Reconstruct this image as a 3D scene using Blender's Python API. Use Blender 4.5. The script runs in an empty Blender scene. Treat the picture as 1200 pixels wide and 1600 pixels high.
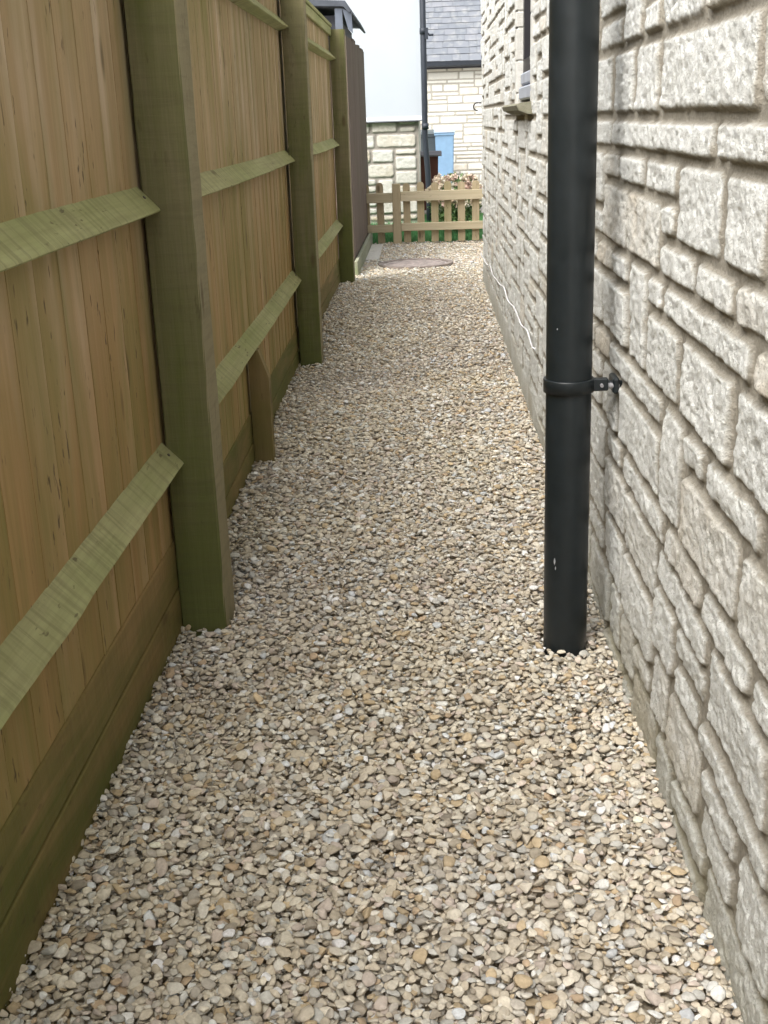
import bpy, bmesh, math, random
import numpy as np
from mathutils import Matrix, Vector, noise as mnoise
random.seed(7); rng = np.random.default_rng(11)
scene = bpy.context.scene
C = scene.collection

# ------------------------------------------------------------------ camera
cam_d = bpy.data.cameras.new('camera'); cam = bpy.data.objects.new('camera', cam_d); C.objects.link(cam)
XC = Vector((0.99886774, 0.03332260, -0.03395362))
YC = Vector((0.02173201, 0.31528306, 0.94874881))
ZC = Vector((0.04231978, -0.94841246, 0.31420191))
M = Matrix.Identity(4)
for r in range(3):
    M[r][0], M[r][1], M[r][2] = XC[r], YC[r], ZC[r]
M.translation = Vector((0, 0, 1.1))
cam.matrix_world = M
cam_d.sensor_fit = 'VERTICAL'; cam_d.sensor_height = 24.0; cam_d.lens = 1850 / 1600 * 24.0
cam_d.clip_start = 0.02; cam_d.clip_end = 3000
scene.camera = cam

# ------------------------------------------------------------------ world and sun (overcast)
w = bpy.data.worlds.new('World'); scene.world = w; w.use_nodes = True
nt = w.node_tree; nt.nodes.clear()
out = nt.nodes.new('ShaderNodeOutputWorld'); bg = nt.nodes.new('ShaderNodeBackground')
sky = nt.nodes.new('ShaderNodeTexSky'); sky.sky_type = 'NISHITA'; sky.sun_disc = False
sky.sun_elevation = math.radians(52); sky.sun_rotation = math.radians(215)
sky.air_density = 1.6; sky.dust_density = 6.0; sky.ozone_density = 1.0
bw = nt.nodes.new('ShaderNodeRGBToBW'); mixc = nt.nodes.new('ShaderNodeMix'); mixc.data_type = 'RGBA'
mixc.inputs['Factor'].default_value = 0.72                 # cloud veil: grey version of the same sky
nt.links.new(sky.outputs[0], bw.inputs[0]); nt.links.new(sky.outputs[0], mixc.inputs['A'])
nt.links.new(bw.outputs[0], mixc.inputs['B']); nt.links.new(mixc.outputs['Result'], bg.inputs[0])
bg.inputs[1].default_value = 0.15
nt.links.new(bg.outputs[0], out.inputs[0])
sd = bpy.data.lights.new('sun', 'SUN'); sd.energy = 1.3; sd.angle = math.radians(50); sd.color = (1, 0.985, 0.955)
sun = bpy.data.objects.new('sun', sd); C.objects.link(sun)
az = math.radians(215); el = math.radians(52)
sun.rotation_euler = (math.radians(90) - el, 0, math.pi - az)
scene.view_settings.view_transform = 'Standard'; scene.view_settings.look = 'None'
scene.view_settings.gamma = 1.0; scene.view_settings.use_curve_mapping = False
scene.view_settings.exposure = 1.18
scene.render.engine = 'CYCLES'

# ------------------------------------------------------------------ helpers
def tag(o, label=None, cat=None, group=None, kind=None):
    if label: o['label'] = label
    if cat: o['category'] = cat
    if group: o['group'] = group
    if kind: o['kind'] = kind
    return o

def empty(name, loc=(0, 0, 0)):
    o = bpy.data.objects.new(name, None); o.location = loc; C.objects.link(o); o.empty_display_size = .2
    return o

def link(name, me, m=None, parent=None):
    o = bpy.data.objects.new(name, me); C.objects.link(o)
    if m: me.materials.append(m)
    if parent:
        o.parent = parent
        o.matrix_parent_inverse = Matrix.Translation(-Vector(parent.location))
    return o

def np_mesh(name, V, F, col=None, smooth=True):
    """V (n,3), F (m,k) -> mesh"""
    V = np.asarray(V, np.float32); F = np.asarray(F, np.int32)
    me = bpy.data.meshes.new(name); k = F.shape[1]
    me.vertices.add(len(V)); me.vertices.foreach_set('co', V.ravel())
    me.loops.add(F.size); me.loops.foreach_set('vertex_index', F.ravel())
    me.polygons.add(len(F)); me.polygons.foreach_set('loop_start', np.arange(0, F.size, k, dtype=np.int32))
    me.polygons.foreach_set('loop_total', np.full(len(F), k, np.int32))
    me.polygons.foreach_set('use_smooth', np.full(len(F), smooth))
    me.update(calc_edges=True)
    if col is not None:
        a = me.color_attributes.new('Col', 'FLOAT_COLOR', 'POINT')
        c = np.ones((len(V), 4), np.float32); c[:, :col.shape[1]] = col
        a.data.foreach_set('color', c.ravel())
    me.validate()
    return me

class MB:
    """collects shapes into one mesh; every piece gets its own random value for colour variation"""
    def __init__(s): s.bm = bmesh.new(); s.lay = s.bm.verts.layers.float_color.new('Col')
    def _r(s, vs, r):
        r = random.random() if r is None else r
        q = random.random()
        for v in vs: v[s.lay] = (r, q, 0, 1)
    def box(s, x0, x1, y0, y1, z0, z1, r=None, bev=0.0, seg=1, jit=0.0, cuts=0, warp=0.0):
        res = bmesh.ops.create_cube(s.bm, size=1.0); vs = res['verts']
        for v in vs:
            v.co.x = x0 if v.co.x < 0 else x1; v.co.y = y0 if v.co.y < 0 else y1; v.co.z = z0 if v.co.z < 0 else z1
            if jit: v.co += Vector((random.uniform(-jit, jit), random.uniform(-jit, jit), random.uniform(-jit, jit)))
        if bev:
            es = list({e for v in vs for e in v.link_edges})
            rr = bmesh.ops.bevel(s.bm, geom=es, offset=bev, segments=seg, affect='EDGES', profile=.7)
            vs = list({v for f in rr['faces'] for v in f.verts} | {v for v in vs if v.is_valid})
        s._r(vs, r); return vs
    def prism(s, pts, a0, a1, axis='Y', r=None):
        """pts: 2D polygon; extruded along axis"""
        def mk(p, a):
            return {'Y': (p[0], a, p[1]), 'X': (a, p[0], p[1]), 'Z': (p[0], p[1], a)}[axis]
        A = [s.bm.verts.new(mk(p, a0)) for p in pts]; B = [s.bm.verts.new(mk(p, a1)) for p in pts]
        n = len(pts); fs = []
        for i in range(n): fs.append(s.bm.faces.new((A[i], A[(i+1) % n], B[(i+1) % n], B[i])))
        fs.append(s.bm.faces.new(A[::-1])); fs.append(s.bm.faces.new(B))
        bmesh.ops.recalc_face_normals(s.bm, faces=fs)
        s._r(A + B, r); return A + B
    def tube(s, p0, p1, r0, r1=None, n=24, cap=True, r=None):
        r1 = r0 if r1 is None else r1
        p0 = Vector(p0); p1 = Vector(p1); d = (p1 - p0).normalized()
        u = d.orthogonal().normalized(); v = d.cross(u)
        A = [s.bm.verts.new(p0 + (u*math.cos(t) + v*math.sin(t))*r0) for t in [2*math.pi*i/n for i in range(n)]]
        B = [s.bm.verts.new(p1 + (u*math.cos(t) + v*math.sin(t))*r1) for t in [2*math.pi*i/n for i in range(n)]]
        fs = [s.bm.faces.new((A[i], A[(i+1) % n], B[(i+1) % n], B[i])) for i in range(n)]
        for f in fs: f.smooth = True
        if cap: fs += [s.bm.faces.new(A[::-1]), s.bm.faces.new(B)]
        bmesh.ops.recalc_face_normals(s.bm, faces=fs); s._r(A + B, r); return A + B
    def path(s, pts, rad, n=8, r=None):
        pts = [Vector(p) for p in pts]; rings = []
        for i, p in enumerate(pts):
            d = (pts[min(i+1, len(pts)-1)] - pts[max(i-1, 0)]).normalized()
            u = d.cross(Vector((0.3, 0.1, 1))).normalized(); v = d.cross(u)
            rings.append([s.bm.verts.new(p + (u*math.cos(2*math.pi*k/n) + v*math.sin(2*math.pi*k/n))*rad) for k in range(n)])
        for a, b in zip(rings, rings[1:]):
            for k in range(n):
                f = s.bm.faces.new((a[k], a[(k+1) % n], b[(k+1) % n], b[k])); f.smooth = True
        s.bm.faces.new(rings[0][::-1]); s.bm.faces.new(rings[-1])
        s._r([v for q in rings for v in q], r)
    def build(s, name, m, parent=None):
        me = bpy.data.meshes.new(name); s.bm.to_mesh(me); s.bm.free()
        return link(name, me, m, parent)

# ------------------------------------------------------------------ numpy noise
_tab = rng.random((256, 256)).astype(np.float32)
def vnoise(a, b, seed=0):
    a = a + seed*17.31; b = b + seed*9.77
    ia = np.floor(a).astype(int); ib = np.floor(b).astype(int); fa = a-ia; fb = b-ib
    fa = fa*fa*(3-2*fa); fb = fb*fb*(3-2*fb)
    g = lambda i, j: _tab[i & 255, j & 255]
    return (g(ia, ib)*(1-fa)*(1-fb) + g(ia+1, ib)*fa*(1-fb) + g(ia, ib+1)*(1-fa)*fb + g(ia+1, ib+1)*fa*fb)*2-1
def fbm(a, b, f, o=4, seed=0, gain=.5):
    s = 0; amp = 1; t = 0
    for i in range(o):
        s = s + amp*vnoise(a*f, b*f, seed+i*3); t += amp; amp *= gain; f *= 2.03
    return s/t

# ------------------------------------------------------------------ node material helpers
class N:
    def __init__(s, name, rough=.8, spec=.3):
        s.m = bpy.data.materials.new(name); s.m.use_nodes = True; s.t = s.m.node_tree
        s.b = s.t.nodes['Principled BSDF']; s.b.inputs['Roughness'].default_value = rough
        s.b.inputs['Specular IOR Level'].default_value = spec
        s.tc = s.n('TexCoord'); s.obj = s.tc.outputs['Object']
    def n(s, k, **kw):
        x = s.t.nodes.new('ShaderNode'+k)
        for a, v in kw.items(): setattr(x, a, v)
        return x
    def l(s, a, b): s.t.links.new(a, b)
    def put(s, inp, v):
        if isinstance(v, bpy.types.NodeSocket): s.l(v, inp)
        else: inp.default_value = v
    def map(s, vec, scale):
        x = s.n('Mapping'); s.l(vec, x.inputs[0]); x.inputs['Scale'].default_value = scale; return x.outputs[0]
    def noise(s, vec, scale, detail=4, rough=.55, dist=0):
        x = s.n('TexNoise'); s.l(vec, x.inputs['Vector']); x.inputs['Scale'].default_value = scale
        x.inputs['Detail'].default_value = detail; x.inputs['Roughness'].default_value = rough
        x.inputs['Distortion'].default_value = dist; return x.outputs['Fac']
    def vor(s, vec, scale, rand=1):
        x = s.n('TexVoronoi'); s.l(vec, x.inputs['Vector']); x.inputs['Scale'].default_value = scale
        x.inputs['Randomness'].default_value = rand; return x
    def ramp(s, f, stops):
        x = s.n('ValToRGB'); s.l(f, x.inputs[0]); e = x.color_ramp.elements
        while len(e) < len(stops): e.new(.5)
        for i, (p, c) in enumerate(stops):
            e[i].position = p; e[i].color = (c, c, c, 1) if isinstance(c, (int, float)) else (*c, 1)
        return x.outputs[0]
    def mix(s, f, a, b, mode='MIX'):
        x = s.n('Mix', data_type='RGBA', blend_type=mode)
        s.put(x.inputs['Factor'], f)
        s.put(x.inputs['A'], (*a, 1) if isinstance(a, tuple) else a); s.put(x.inputs['B'], (*b, 1) if isinstance(b, tuple) else b)
        return x.outputs['Result']
    def math(s, op, a, b=0.0, clamp=False):
        x = s.n('Math', operation=op, use_clamp=clamp); s.put(x.inputs[0], a); s.put(x.inputs[1], b); return x.outputs[0]
    def attr(s, name='Col'):
        x = s.n('Attribute', attribute_name=name); sp = s.n('SeparateColor'); s.l(x.outputs['Color'], sp.inputs[0])
        return x.outputs['Color'], sp.outputs[0], sp.outputs[1], sp.outputs[2]
    def bump(s, h, strength=.5, dist=.01, prev=None):
        x = s.n('Bump'); x.inputs['Strength'].default_value = strength; x.inputs['Distance'].default_value = dist
        s.l(h, x.inputs['Height'])
        if prev is not None: s.l(prev, x.inputs['Normal'])
        s.l(x.outputs[0], s.b.inputs['Normal']); return x.outputs[0]
    def col(s, c): s.put(s.b.inputs['Base Color'], (*c, 1) if isinstance(c, tuple) else c); return s
    def rough(s, r): s.put(s.b.inputs['Roughness'], r)

def plain(name, c, rough=.6, var=.15, scale=8, spec=.3, bump=0):
    q = N(name, rough, spec)
    n = q.noise(q.obj, scale, 5)
    q.col(q.mix(q.ramp(n, [(.3, 0.0), (.7, 1.0)]), tuple(x*(1-var) for x in c), tuple(min(1, x*(1+var)) for x in c)))
    if bump: q.bump(q.noise(q.obj, scale*8, 4), bump, .004)
    return q.m

def wood(name, lo, hi, green=(.13, .15, .04), algae=.45, axis='Z', marks=.6, low_algae=0.0, pale=None, honey=None, soft=.85, lit_side=0.0, saw=0.0):
    q = N(name, soft, .2)
    _, r, r2, _ = q.attr()
    off = q.n('CombineXYZ'); q.put(off.inputs[0], q.math('MULTIPLY', r, 13.0)); q.put(off.inputs[1], q.math('MULTIPLY', r2, 7.0)); q.put(off.inputs[2], q.math('MULTIPLY', r, 29.0))
    va = q.n('VectorMath', operation='ADD'); q.l(q.obj, va.inputs[0]); q.l(off.outputs[0], va.inputs[1]); P = va.outputs[0]
    def sc(a, b): return {'Z': (a, a, b), 'Y': (a, b, a), 'X': (b, a, a)}[axis]
    g1 = q.noise(q.map(P, sc(16, 1.1)), 1, 5, .55, .6)
    g2 = q.noise(q.map(P, sc(110, 3.0)), 1, 4, .6, .2)
    c = q.mix(q.ramp(g1, [(.22, 0.0), (.8, 1.0)]), lo, hi)
    c = q.mix(q.ramp(g2, [(.35, .72), (.62, 1.0)]), tuple(x*.62 for x in lo), c)
    c = q.mix(q.math('MULTIPLY', r2, .2), c, tuple(x*.82 for x in hi))
    if pale:
        pn = q.noise(q.map(P, sc(7, .8)), 1, 4)
        c = q.mix(q.ramp(pn, [(.48, 0.0), (.68, .75)]), c, pale)
    if honey:
        sz = q.n('SeparateXYZ'); q.l(q.obj, sz.inputs[0]); hn = q.noise(q.obj, 1.7, 3)
        hf = q.math('ADD', q.math('DIVIDE', q.math('SUBTRACT', 1.15, sz.outputs[2]), .6), q.math('SUBTRACT', hn, .5))
        c = q.mix(q.math('MULTIPLY', q.ramp(hf, [(0.0, 0.0), (1.0, 1.0)]), .6), c, q.mix(1.0, c, honey, 'MULTIPLY'))
    # green algae in patches that run down the timber
    a1 = q.noise(q.map(P, sc(8, 1.1)), 1, 5, .6, 1.0)
    a2 = q.noise(q.obj, 2.1, 4, .6)
    am = q.math('ADD', q.math('MULTIPLY', a1, .65), q.math('MULTIPLY', a2, .5))
    if low_algae:
        sx = q.n('SeparateXYZ'); q.l(q.obj, sx.inputs[0])
        hgt = q.math('SUBTRACT', 1.0, q.math('DIVIDE', sx.outputs[2], .8), True)
        am = q.math('ADD', am, q.math('MULTIPLY', hgt, low_algae))
    if lit_side:                                            # light on the path-facing side painted in: less green, paler wood
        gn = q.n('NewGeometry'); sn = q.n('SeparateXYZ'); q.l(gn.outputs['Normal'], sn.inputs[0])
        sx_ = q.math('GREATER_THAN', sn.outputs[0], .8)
        am = q.math('SUBTRACT', am, q.math('MULTIPLY', sx_, lit_side))
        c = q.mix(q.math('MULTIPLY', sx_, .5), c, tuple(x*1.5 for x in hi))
    c = q.mix(q.ramp(am, [(.74-algae*.5, 0.0), (.98-algae*.38, .9)]), c, green)
    if saw:                                                   # cross-grain saw marks
        sw = q.noise(q.map(P, sc(5, 55)), 1, 4, .65, .3)
        c = q.mix(q.math('MULTIPLY', q.ramp(sw, [(.48, 0.0), (.62, 1.0)]), saw), c, tuple(x*.6 for x in lo))
    # knots and dark dashes
    kv = q.vor(q.map(P, sc(7.5, 2.6)), 1); kd = q.ramp(kv.outputs['Distance'], [(.05, 1.0), (.13, 0.0)])
    c = q.mix(q.math('MULTIPLY', kd, .62), c, (.07, .045, .02))
    dm = q.noise(q.map(P, sc(70, 20)), 1, 3, .55); dz = q.noise(q.map(P, sc(6, 2.4)), 1, 2)
    dd = q.math('MULTIPLY', q.ramp(dm, [(.64, 0.0), (.69, 1.0)]), q.ramp(dz, [(.44, 0.0), (.56, 1.0)]))
    c = q.mix(q.math('MULTIPLY', dd, marks), c, (.06, .04, .025))
    q.col(c)
    b = q.bump(g2, .35, .004)
    if saw: b = q.bump(sw, .5, .004, b)
    q.bump(q.noise(q.map(P, sc(300, 14)), 1, 3), .25, .002, b)
    return q.m

# ------------------------------------------------------------------ stone walling
ZK = lambda k: 1.09 + .0627*k
TR = [(0,2,2.29,2.55),(0,2,2.05,2.29),(0,2,1.43,2.05),(0,2,1.3,1.43),(-1,0,1.64,2.55),(-1,0,1.36,1.64),(-2,-1,2.44,2.65),(-2,-1,2.16,2.44),(-2,-1,1.87,2.16),(-3,-1,1.58,1.87),(-3,-1,1.36,1.58),(-3,0,1.22,1.36),(-4,-2,2.33,2.65),(-4,-2,1.99,2.33),(-3,-2,1.87,1.99),(-4,-3,1.72,1.99),(-4,-3,1.49,1.72),(-4,-3,1.22,1.49),(-5,-4,2.5,2.72),(-5,-4,2.3,2.5),(-5,-4,1.95,2.09),(-5,-4,1.39,1.95),(-5,-4,1.2,1.39),(-7,-5,2.28,2.62),(-7,-4,2.09,2.28),(-7,-5,1.8,2.09),(-7,-5,1.47,1.8),(-7,-5,1.18,1.47),(-8,-7,2.51,2.7),(-8,-7,1.92,2.51),(-8,-7,1.6,1.74),(-8,-7,1.3,1.6),(-8,-7,1.1,1.3),(-10,-8,2.37,2.61),(-10,-8,1.92,2.37),(-10,-8,1.39,1.74),(-10,-8,1.1,1.39),(-10,-7,1.74,1.92),(-11,-10,1.86,2.3),(-11,-10,1.58,1.86),(-11,-10,1.31,1.58),(-11,-10,1.05,1.31)]
def layout(u0, u1, z0, mod, rows, uq, traced=(), rnd=None, pads=(4, 12)):
    """pack random-height blocks on a module grid. returns rects (u0,u1,z0,z1)"""
    rnd = rnd or random.Random(3)
    nc = int(round((u1-u0)/uq)); occ = np.zeros((rows, nc), int); out = []
    for a, b, y0, y1 in traced:
        i0 = int(round((y0-u0)/uq)); i1 = int(round((y1-u0)/uq))
        if occ[a:b, i0:i1].any(): continue
        occ[a:b, i0:i1] = 1; out.append((y0, y1, z0+a*mod, z0+b*mod))
    for r in range(rows):
        c = 0
        while c < nc:
            if occ[r, c]: c += 1; continue
            h = rnd.choice((1, 1, 1, 2, 2, 2, 2)) if rnd.random() > .04 else 3
            L = rnd.randint(*pads) if h > 1 else rnd.randint(pads[0]+1, pads[1]+3)
            e = c
            while e < nc and e-c < L and not occ[r, e]: e += 1
            rem = 0
            while e+rem < nc and not occ[r, e+rem] and rem < 4: rem += 1
            if 0 < rem < 4: e += rem
            h = min(h, rows-r)
            while h > 1 and occ[r:r+h, c:e].any(): h -= 1
            occ[r:r+h, c:e] = 1; out.append((u0+c*uq, u0+e*uq, z0+r*mod, z0+(r+h)*mod)); c = e
    return out

def stone_field(blocks, U, Z, depth=.014, joint=.010, rad=.016, edge=.013, wob=.0045, rough=.006, face=.006, seed=5, vj=.5, cover=.35):
    """height above the mortar plane on the grid U x Z, plus colour data"""
    nu, nz = len(U), len(Z); H = np.zeros((nu, nz), np.float32); col = np.zeros((nu, nz, 3), np.float32)
    UU, ZZ = np.meshgrid(U, Z, indexing='ij')
    w1 = fbm(UU, ZZ, 34, 4, seed, .62); n1 = fbm(UU, ZZ, 14, 3, seed+20); n2 = fbm(UU, ZZ, 60, 3, seed+40, .6)
    n3 = fbm(UU*1.1, ZZ*.9, 24, 3, seed+60); n4 = fbm(UU, ZZ, 105, 2, seed+71, .7); n5 = -np.clip(fbm(UU, ZZ, 85, 2, seed+83)*3-.5, 0, 1.3)*1.4
    H += (.0015*fbm(UU, ZZ, 40, 3, seed+90)).astype(np.float32)
    R = np.random.default_rng(seed)
    for (a, b, c, d) in blocks:
        i0, i1 = np.searchsorted(U, (a, b)); j0, j1 = np.searchsorted(Z, (c, d))
        t1, t2, t3, t4 = R.random(4)
        if i1 <= i0 or j1 <= j0: continue
        s = np.s_[i0:i1, j0:j1]; u = UU[s]-(a+b)/2; v = ZZ[s]-(c+d)/2
        v = v + (t1-.5)*.006*(u/(b-a))                                  # slightly skewed beds
        hu = (b-a)/2-joint*vj-.004*t2; hv = (d-c)/2-joint/2-.003*t3
        rr = min(rad*(.6+t4), hu*.9, hv*.9)
        qx = np.abs(u)-hu+rr; qy = np.abs(v)-hv+rr
        sdf = np.hypot(np.maximum(qx, 0), np.maximum(qy, 0))+np.minimum(np.maximum(qx, qy), 0)-rr + wob*w1[s]
        e = edge*(.7+.6*t2)
        t = np.clip(-sdf/e, 0, 1); prof = t*t*(3-2*t)*.35+.65*np.sqrt(np.clip(1-(1-t)**2, 0, 1))
        crag = (np.abs(n3[s])*-1.2+.4)*.45
        h = prof*(depth*(.75+.5*t3) + face*n1[s] + rough*.5*crag + rough*.30*n2[s] + rough*.27*n4[s] + rough*.20*n5[s] + .006*(t4-.5)*u/hu + .004*(t1-.5)*v/hv)
        H[s] = np.maximum(H[s], h)
        m = np.clip((-sdf-e*cover)/(e*.35), 0, 1)
        col[s] = np.stack([m, np.full_like(m, t1), np.full_like(m, t4)], -1)
    return H, col

def stone_material(name, mortar=(.40, .37, .31), c1=(.81, .825, .80), c2=(.69, .695, .66), grime=1.0, low=0.0, pit=1.0, lich=.5):
    q = N(name, .95, .15)
    _, m, t, t2 = q.attr()
    n1 = q.noise(q.obj, 6, 5, .6); n2 = q.noise(q.obj, 34, 5, .65); n3 = q.noise(q.obj, 150, 4, .7); n4 = q.noise(q.obj, 330, 2, .6)
    c = q.mix(q.ramp(n2, [(.3, 0.0), (.65, 1.0)]), c2, c1)
    c = q.mix(q.math('MULTIPLY', t, .45), c, (.80, .82, .80))
    tan = q.math('MULTIPLY', q.ramp(t2, [(.72, 0.0), (.95, 1.0)]), q.ramp(n1, [(.4, .2), (.65, .9)]))
    c = q.mix(q.math('MULTIPLY', tan, .5), c, (.50, .37, .20))
    # lichen / soot speckle
    n3b = q.noise(q.obj, 130, 5, .78)
    sp = q.math('MULTIPLY', q.ramp(n3b, [(.55, 0.0), (.64, 1.0)]), q.ramp(n2, [(.42, .15), (.62, 1.0)]))
    c = q.mix(q.math('MULTIPLY', sp, .58*grime), c, (.20, .19, .155))
    pk = q.ramp(n4, [(.57, 0.0), (.66, 1.0)])
    c = q.mix(q.math('MULTIPLY', pk, .42*grime), c, (.17, .15, .12))
    lc = q.ramp(q.noise(q.obj, 17, 6, .7), [(.55, 0.0), (.68, 1.0)])
    c = q.mix(q.math('MULTIPLY', lc, .34*lich), c, (.36, .36, .31))
    mo = q.mix(q.ramp(n3, [(.35, 0.0), (.7, 1.0)]), tuple(x*.72 for x in mortar), mortar)
    c = q.mix(m, mo, c)
    if low:
        sx = q.n('SeparateXYZ'); q.l(q.obj, sx.inputs[0])
        hz = q.math('ADD', q.math('MULTIPLY', sx.outputs[2], -4.2), q.math('MULTIPLY', n1, 1.5))
        g = q.ramp(hz, [(.0, 0.0), (.75, 1.0)])
        c = q.mix(q.math('MULTIPLY', g, low), c, (.24, .225, .125))
    q.col(c)
    b = q.bump(n3, .8*pit, .005); q.bump(q.noise(q.obj, 380, 3, .75), .7*pit, .0025, b)
    return q.m

M_STONE = stone_material('weathered limestone', low=.42, lich=.8)
M_STONE2 = stone_material('limestone far', mortar=(.40, .37, .33), c1=(.66, .63, .57), c2=(.54, .50, .43), grime=.4, pit=.5)
M_STONE3 = stone_material('limestone outbuilding', mortar=(.44, .42, .37), c1=(.68, .665, .61), c2=(.60, .58, .52), grime=.25, pit=.3, lich=.2)

def grid_faces(nu, nz, keep=None):
    i, j = np.meshgrid(np.arange(nu-1), np.arange(nz-1), indexing='ij')
    a = (i*nz+j); F = np.stack([a, a+nz, a+nz+1, a+1], -1)
    if keep is not None: F = F[keep]
    return F.reshape(-1, 4)

# ================================================================== the near house on the right
XW = .385                                                     # mortar plane
house = empty('stone_house', (XW, 4.0, 0))
tag(house, 'stone house whose long rough pale limestone side wall lines the right of the gravel path', 'house')
k0 = -20; rows = 62; z0 = ZK(k0)
tr = [(a-k0, b-k0, y0, y1) for a, b, y0, y1 in TR]
blocks = layout(-1.5, 8.43, z0, .0627, rows, .03, tr, random.Random(21), (5, 11))
U = [-1.5]
while U[-1] < 8.42:
    y = U[-1]; U.append(y + (.03 if y < .75 else max(.0036, .0030*y)))
U[-1] = 8.42; U = np.array(U)
Zr = np.concatenate([np.arange(-.08, 1.98, .0036), np.arange(1.98, 2.6, .02), np.arange(2.6, 5.0, .05)])
H, col = stone_field(blocks, U, Zr, depth=.0088, joint=.0105, rad=.013, edge=.0075, wob=.0034, rough=.0075, face=.0040, vj=1.15, cover=.42)
UU, ZZ = np.meshgrid(U, Zr, indexing='ij')
# smooth rendered plinth strip at the foot of the wall
pl = -.06+.015*fbm(UU, ZZ*0, 1.1, 2, 70) + np.clip((UU-2.8)*.10, 0, .17)
pm = np.clip((pl-ZZ)/.012, 0, 1)
H = H*(1-pm) + pm*(.006+.003*fbm(UU, ZZ, 12, 4, 33)); col[..., 0] = col[..., 0]*(1-pm)+pm*.9
WY0, WY1, WZ0, WZ1 = 4.50, 5.19, ZK(1)+.0, 2.6
uc = (U[:-1]+U[1:])/2; zc = (Zr[:-1]+Zr[1:])/2
hole = ((uc > WY0) & (uc < WY1))[:, None] & ((zc > WZ0-.03) & (zc < WZ1))[None, :]
V = np.stack([XW-H, UU, ZZ], -1).reshape(-1, 3)
F = grid_faces(len(U), len(Zr), ~hole)
wall = link('wall', np_mesh('wall', V, F[:, ::-1], col.reshape(-1, 3)), M_STONE, house)
# solid body behind, closed at the far corner (blocks turn the corner)
mb = MB()
YE = 8.425
mb.prism([(XW+.001, -.1), (XW+.001, 5.0), (5.4, 5.0), (5.4, -.1)], YE-.02, YE-.002)
mb.box(XW+.36, 5.4, -1.5, YE-.03, 4.93, 4.99)
mb.box(XW+.02, 5.4, -1.56, -1.5, -.1, 5.0)
mb.box(5.34, 5.4, -1.5, YE-.03, -.1, 4.9)
mb.build('wall_return', M_STONE, house)
# recessed reveal: each side of the window opening laid up in blocks
revm = stone_material('reveal stone', c1=(.66, .64, .60), c2=(.57, .55, .49), grime=.35, low=0)
RX = XW+.03
for (ya, yb) in ((WY1-.004, WY1+.09), (WY0-.09, WY0+.004)):
    mb = MB(); z = WZ0-.03; i = 0
    mb.box(XW-.003, RX+.03, ya+.004, yb-.004, WZ0-.03, WZ1)
    while z < WZ1:
        h = (.0627, .125, .125, .0627, .125)[i % 5]; i += 1
        mb.box(XW-.010, RX+.033, ya, yb, z+.003, min(z+h-.003, WZ1), bev=.003); z += h
    for v in mb.bm.verts: v[mb.lay] = (1, .5, .1, 1)
    mb.build('reveal', revm, house)
mb = MB(); mb.box(XW-.02, XW+.12, WY0-.2, WY1+.2, WZ1, WZ1+.2, bev=.01)
for v in mb.bm.verts: v[mb.lay] = (1, .5, .1, 1)
mb.build('lintel', revm, house)
win_m = plain('dark stained frame', (.028, .026, .03), .45); white_m = plain('pale painted ledge', (.38, .41, .47), .5)
mb = MB(); fx0, fx1 = XW+.018, XW+.08
mb.box(fx0, fx1, WY0+.003, WY0+.06, WZ0+.11, WZ1-.003); mb.box(fx0, fx1, WY1-.06, WY1-.005, WZ0+.11, WZ1-.003)
mb.box(fx0, fx1, WY0+.06, WY1-.06, WZ0+.11, WZ0+.16); mb.box(fx0, fx1, WY0+.06, WY1-.06, WZ1-.06, WZ1-.003)
mb.box(fx0+.004, fx1-.004, WY0+.32, WY0+.37, WZ0+.16, WZ1-.06)
win = mb.build('window', win_m, house)
gm = N('window glass', .08, .6); gm.col((.03, .035, .04)); 
mb = MB(); mb.box(fx0+.028, fx0+.034, WY0+.06, WY1-.06, WZ0+.16, WZ1-.06); o = mb.build('pane', gm.m, win); o.matrix_parent_inverse = win.matrix_parent_inverse.inverted() if False else Matrix.Identity(4)
mb = MB(); mb.box(XW+.000, XW+.10, WY0+.003, WY1-.006, WZ0+.005, WZ0+.055, bev=.006); mb.box(XW+.008, XW+.10, WY0+.003, WY1-.006, WZ0+.062, WZ0+.108, bev=.006)
o = mb.build('window_board', white_m, win); o.matrix_parent_inverse = Matrix.Identity(4)
sillm = stone_material('sill stone', c1=(.30, .29, .22), c2=(.19, .18, .12), grime=1.0)
mb = MB()
vs = mb.prism([(XW+.09, WZ0-.026), (XW+.09, WZ0+.004), (XW-.05, WZ0-.012), (XW-.062, WZ0-.02), (XW-.055, WZ0-.036), (XW-.02, WZ0-.05), (XW+.01, WZ0-.05)], WY0-.05, WY1+.12)
for v in mb.bm.verts: v[mb.lay] = (1, 0, .1, 1)
mb.build('window_sill', sillm, house)
# roof and gutter overhead (out of frame, they shade the passage as they do in the place)
slate = plain('grey slate', (.13, .14, .16), .6, .3, 5)
mb = MB()
mb.prism([(.16, 4.96), (.16, 5.02), (2.85, 7.2), (5.6, 5.02), (5.6, 4.96), (2.85, 7.14)], -1.6, YE+.1)
mb.build('roof', slate, house)
blackp = N('black plastic', .32, .5); nn = blackp.noise(blackp.obj, 30, 5)
blackp.col(blackp.mix(blackp.ramp(nn, [(.35, 0.0), (.7, 1.0)]), (.009, .013, .015), (.014, .019, .022)))
blackp.rough(blackp.ramp(blackp.noise(blackp.obj, 9, 4), [(.3, .32), (.7, .44)]))
mb = MB(); mb.prism([(.05, 4.95), (.07, 4.88), (.15, 4.88), (.17, 4.95), (.16, 4.95), (.145, 4.89), (.075, 4.89), (.06, 4.95)], -1.5, YE)
mb.build('gutter', blackp.m, house)

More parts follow.
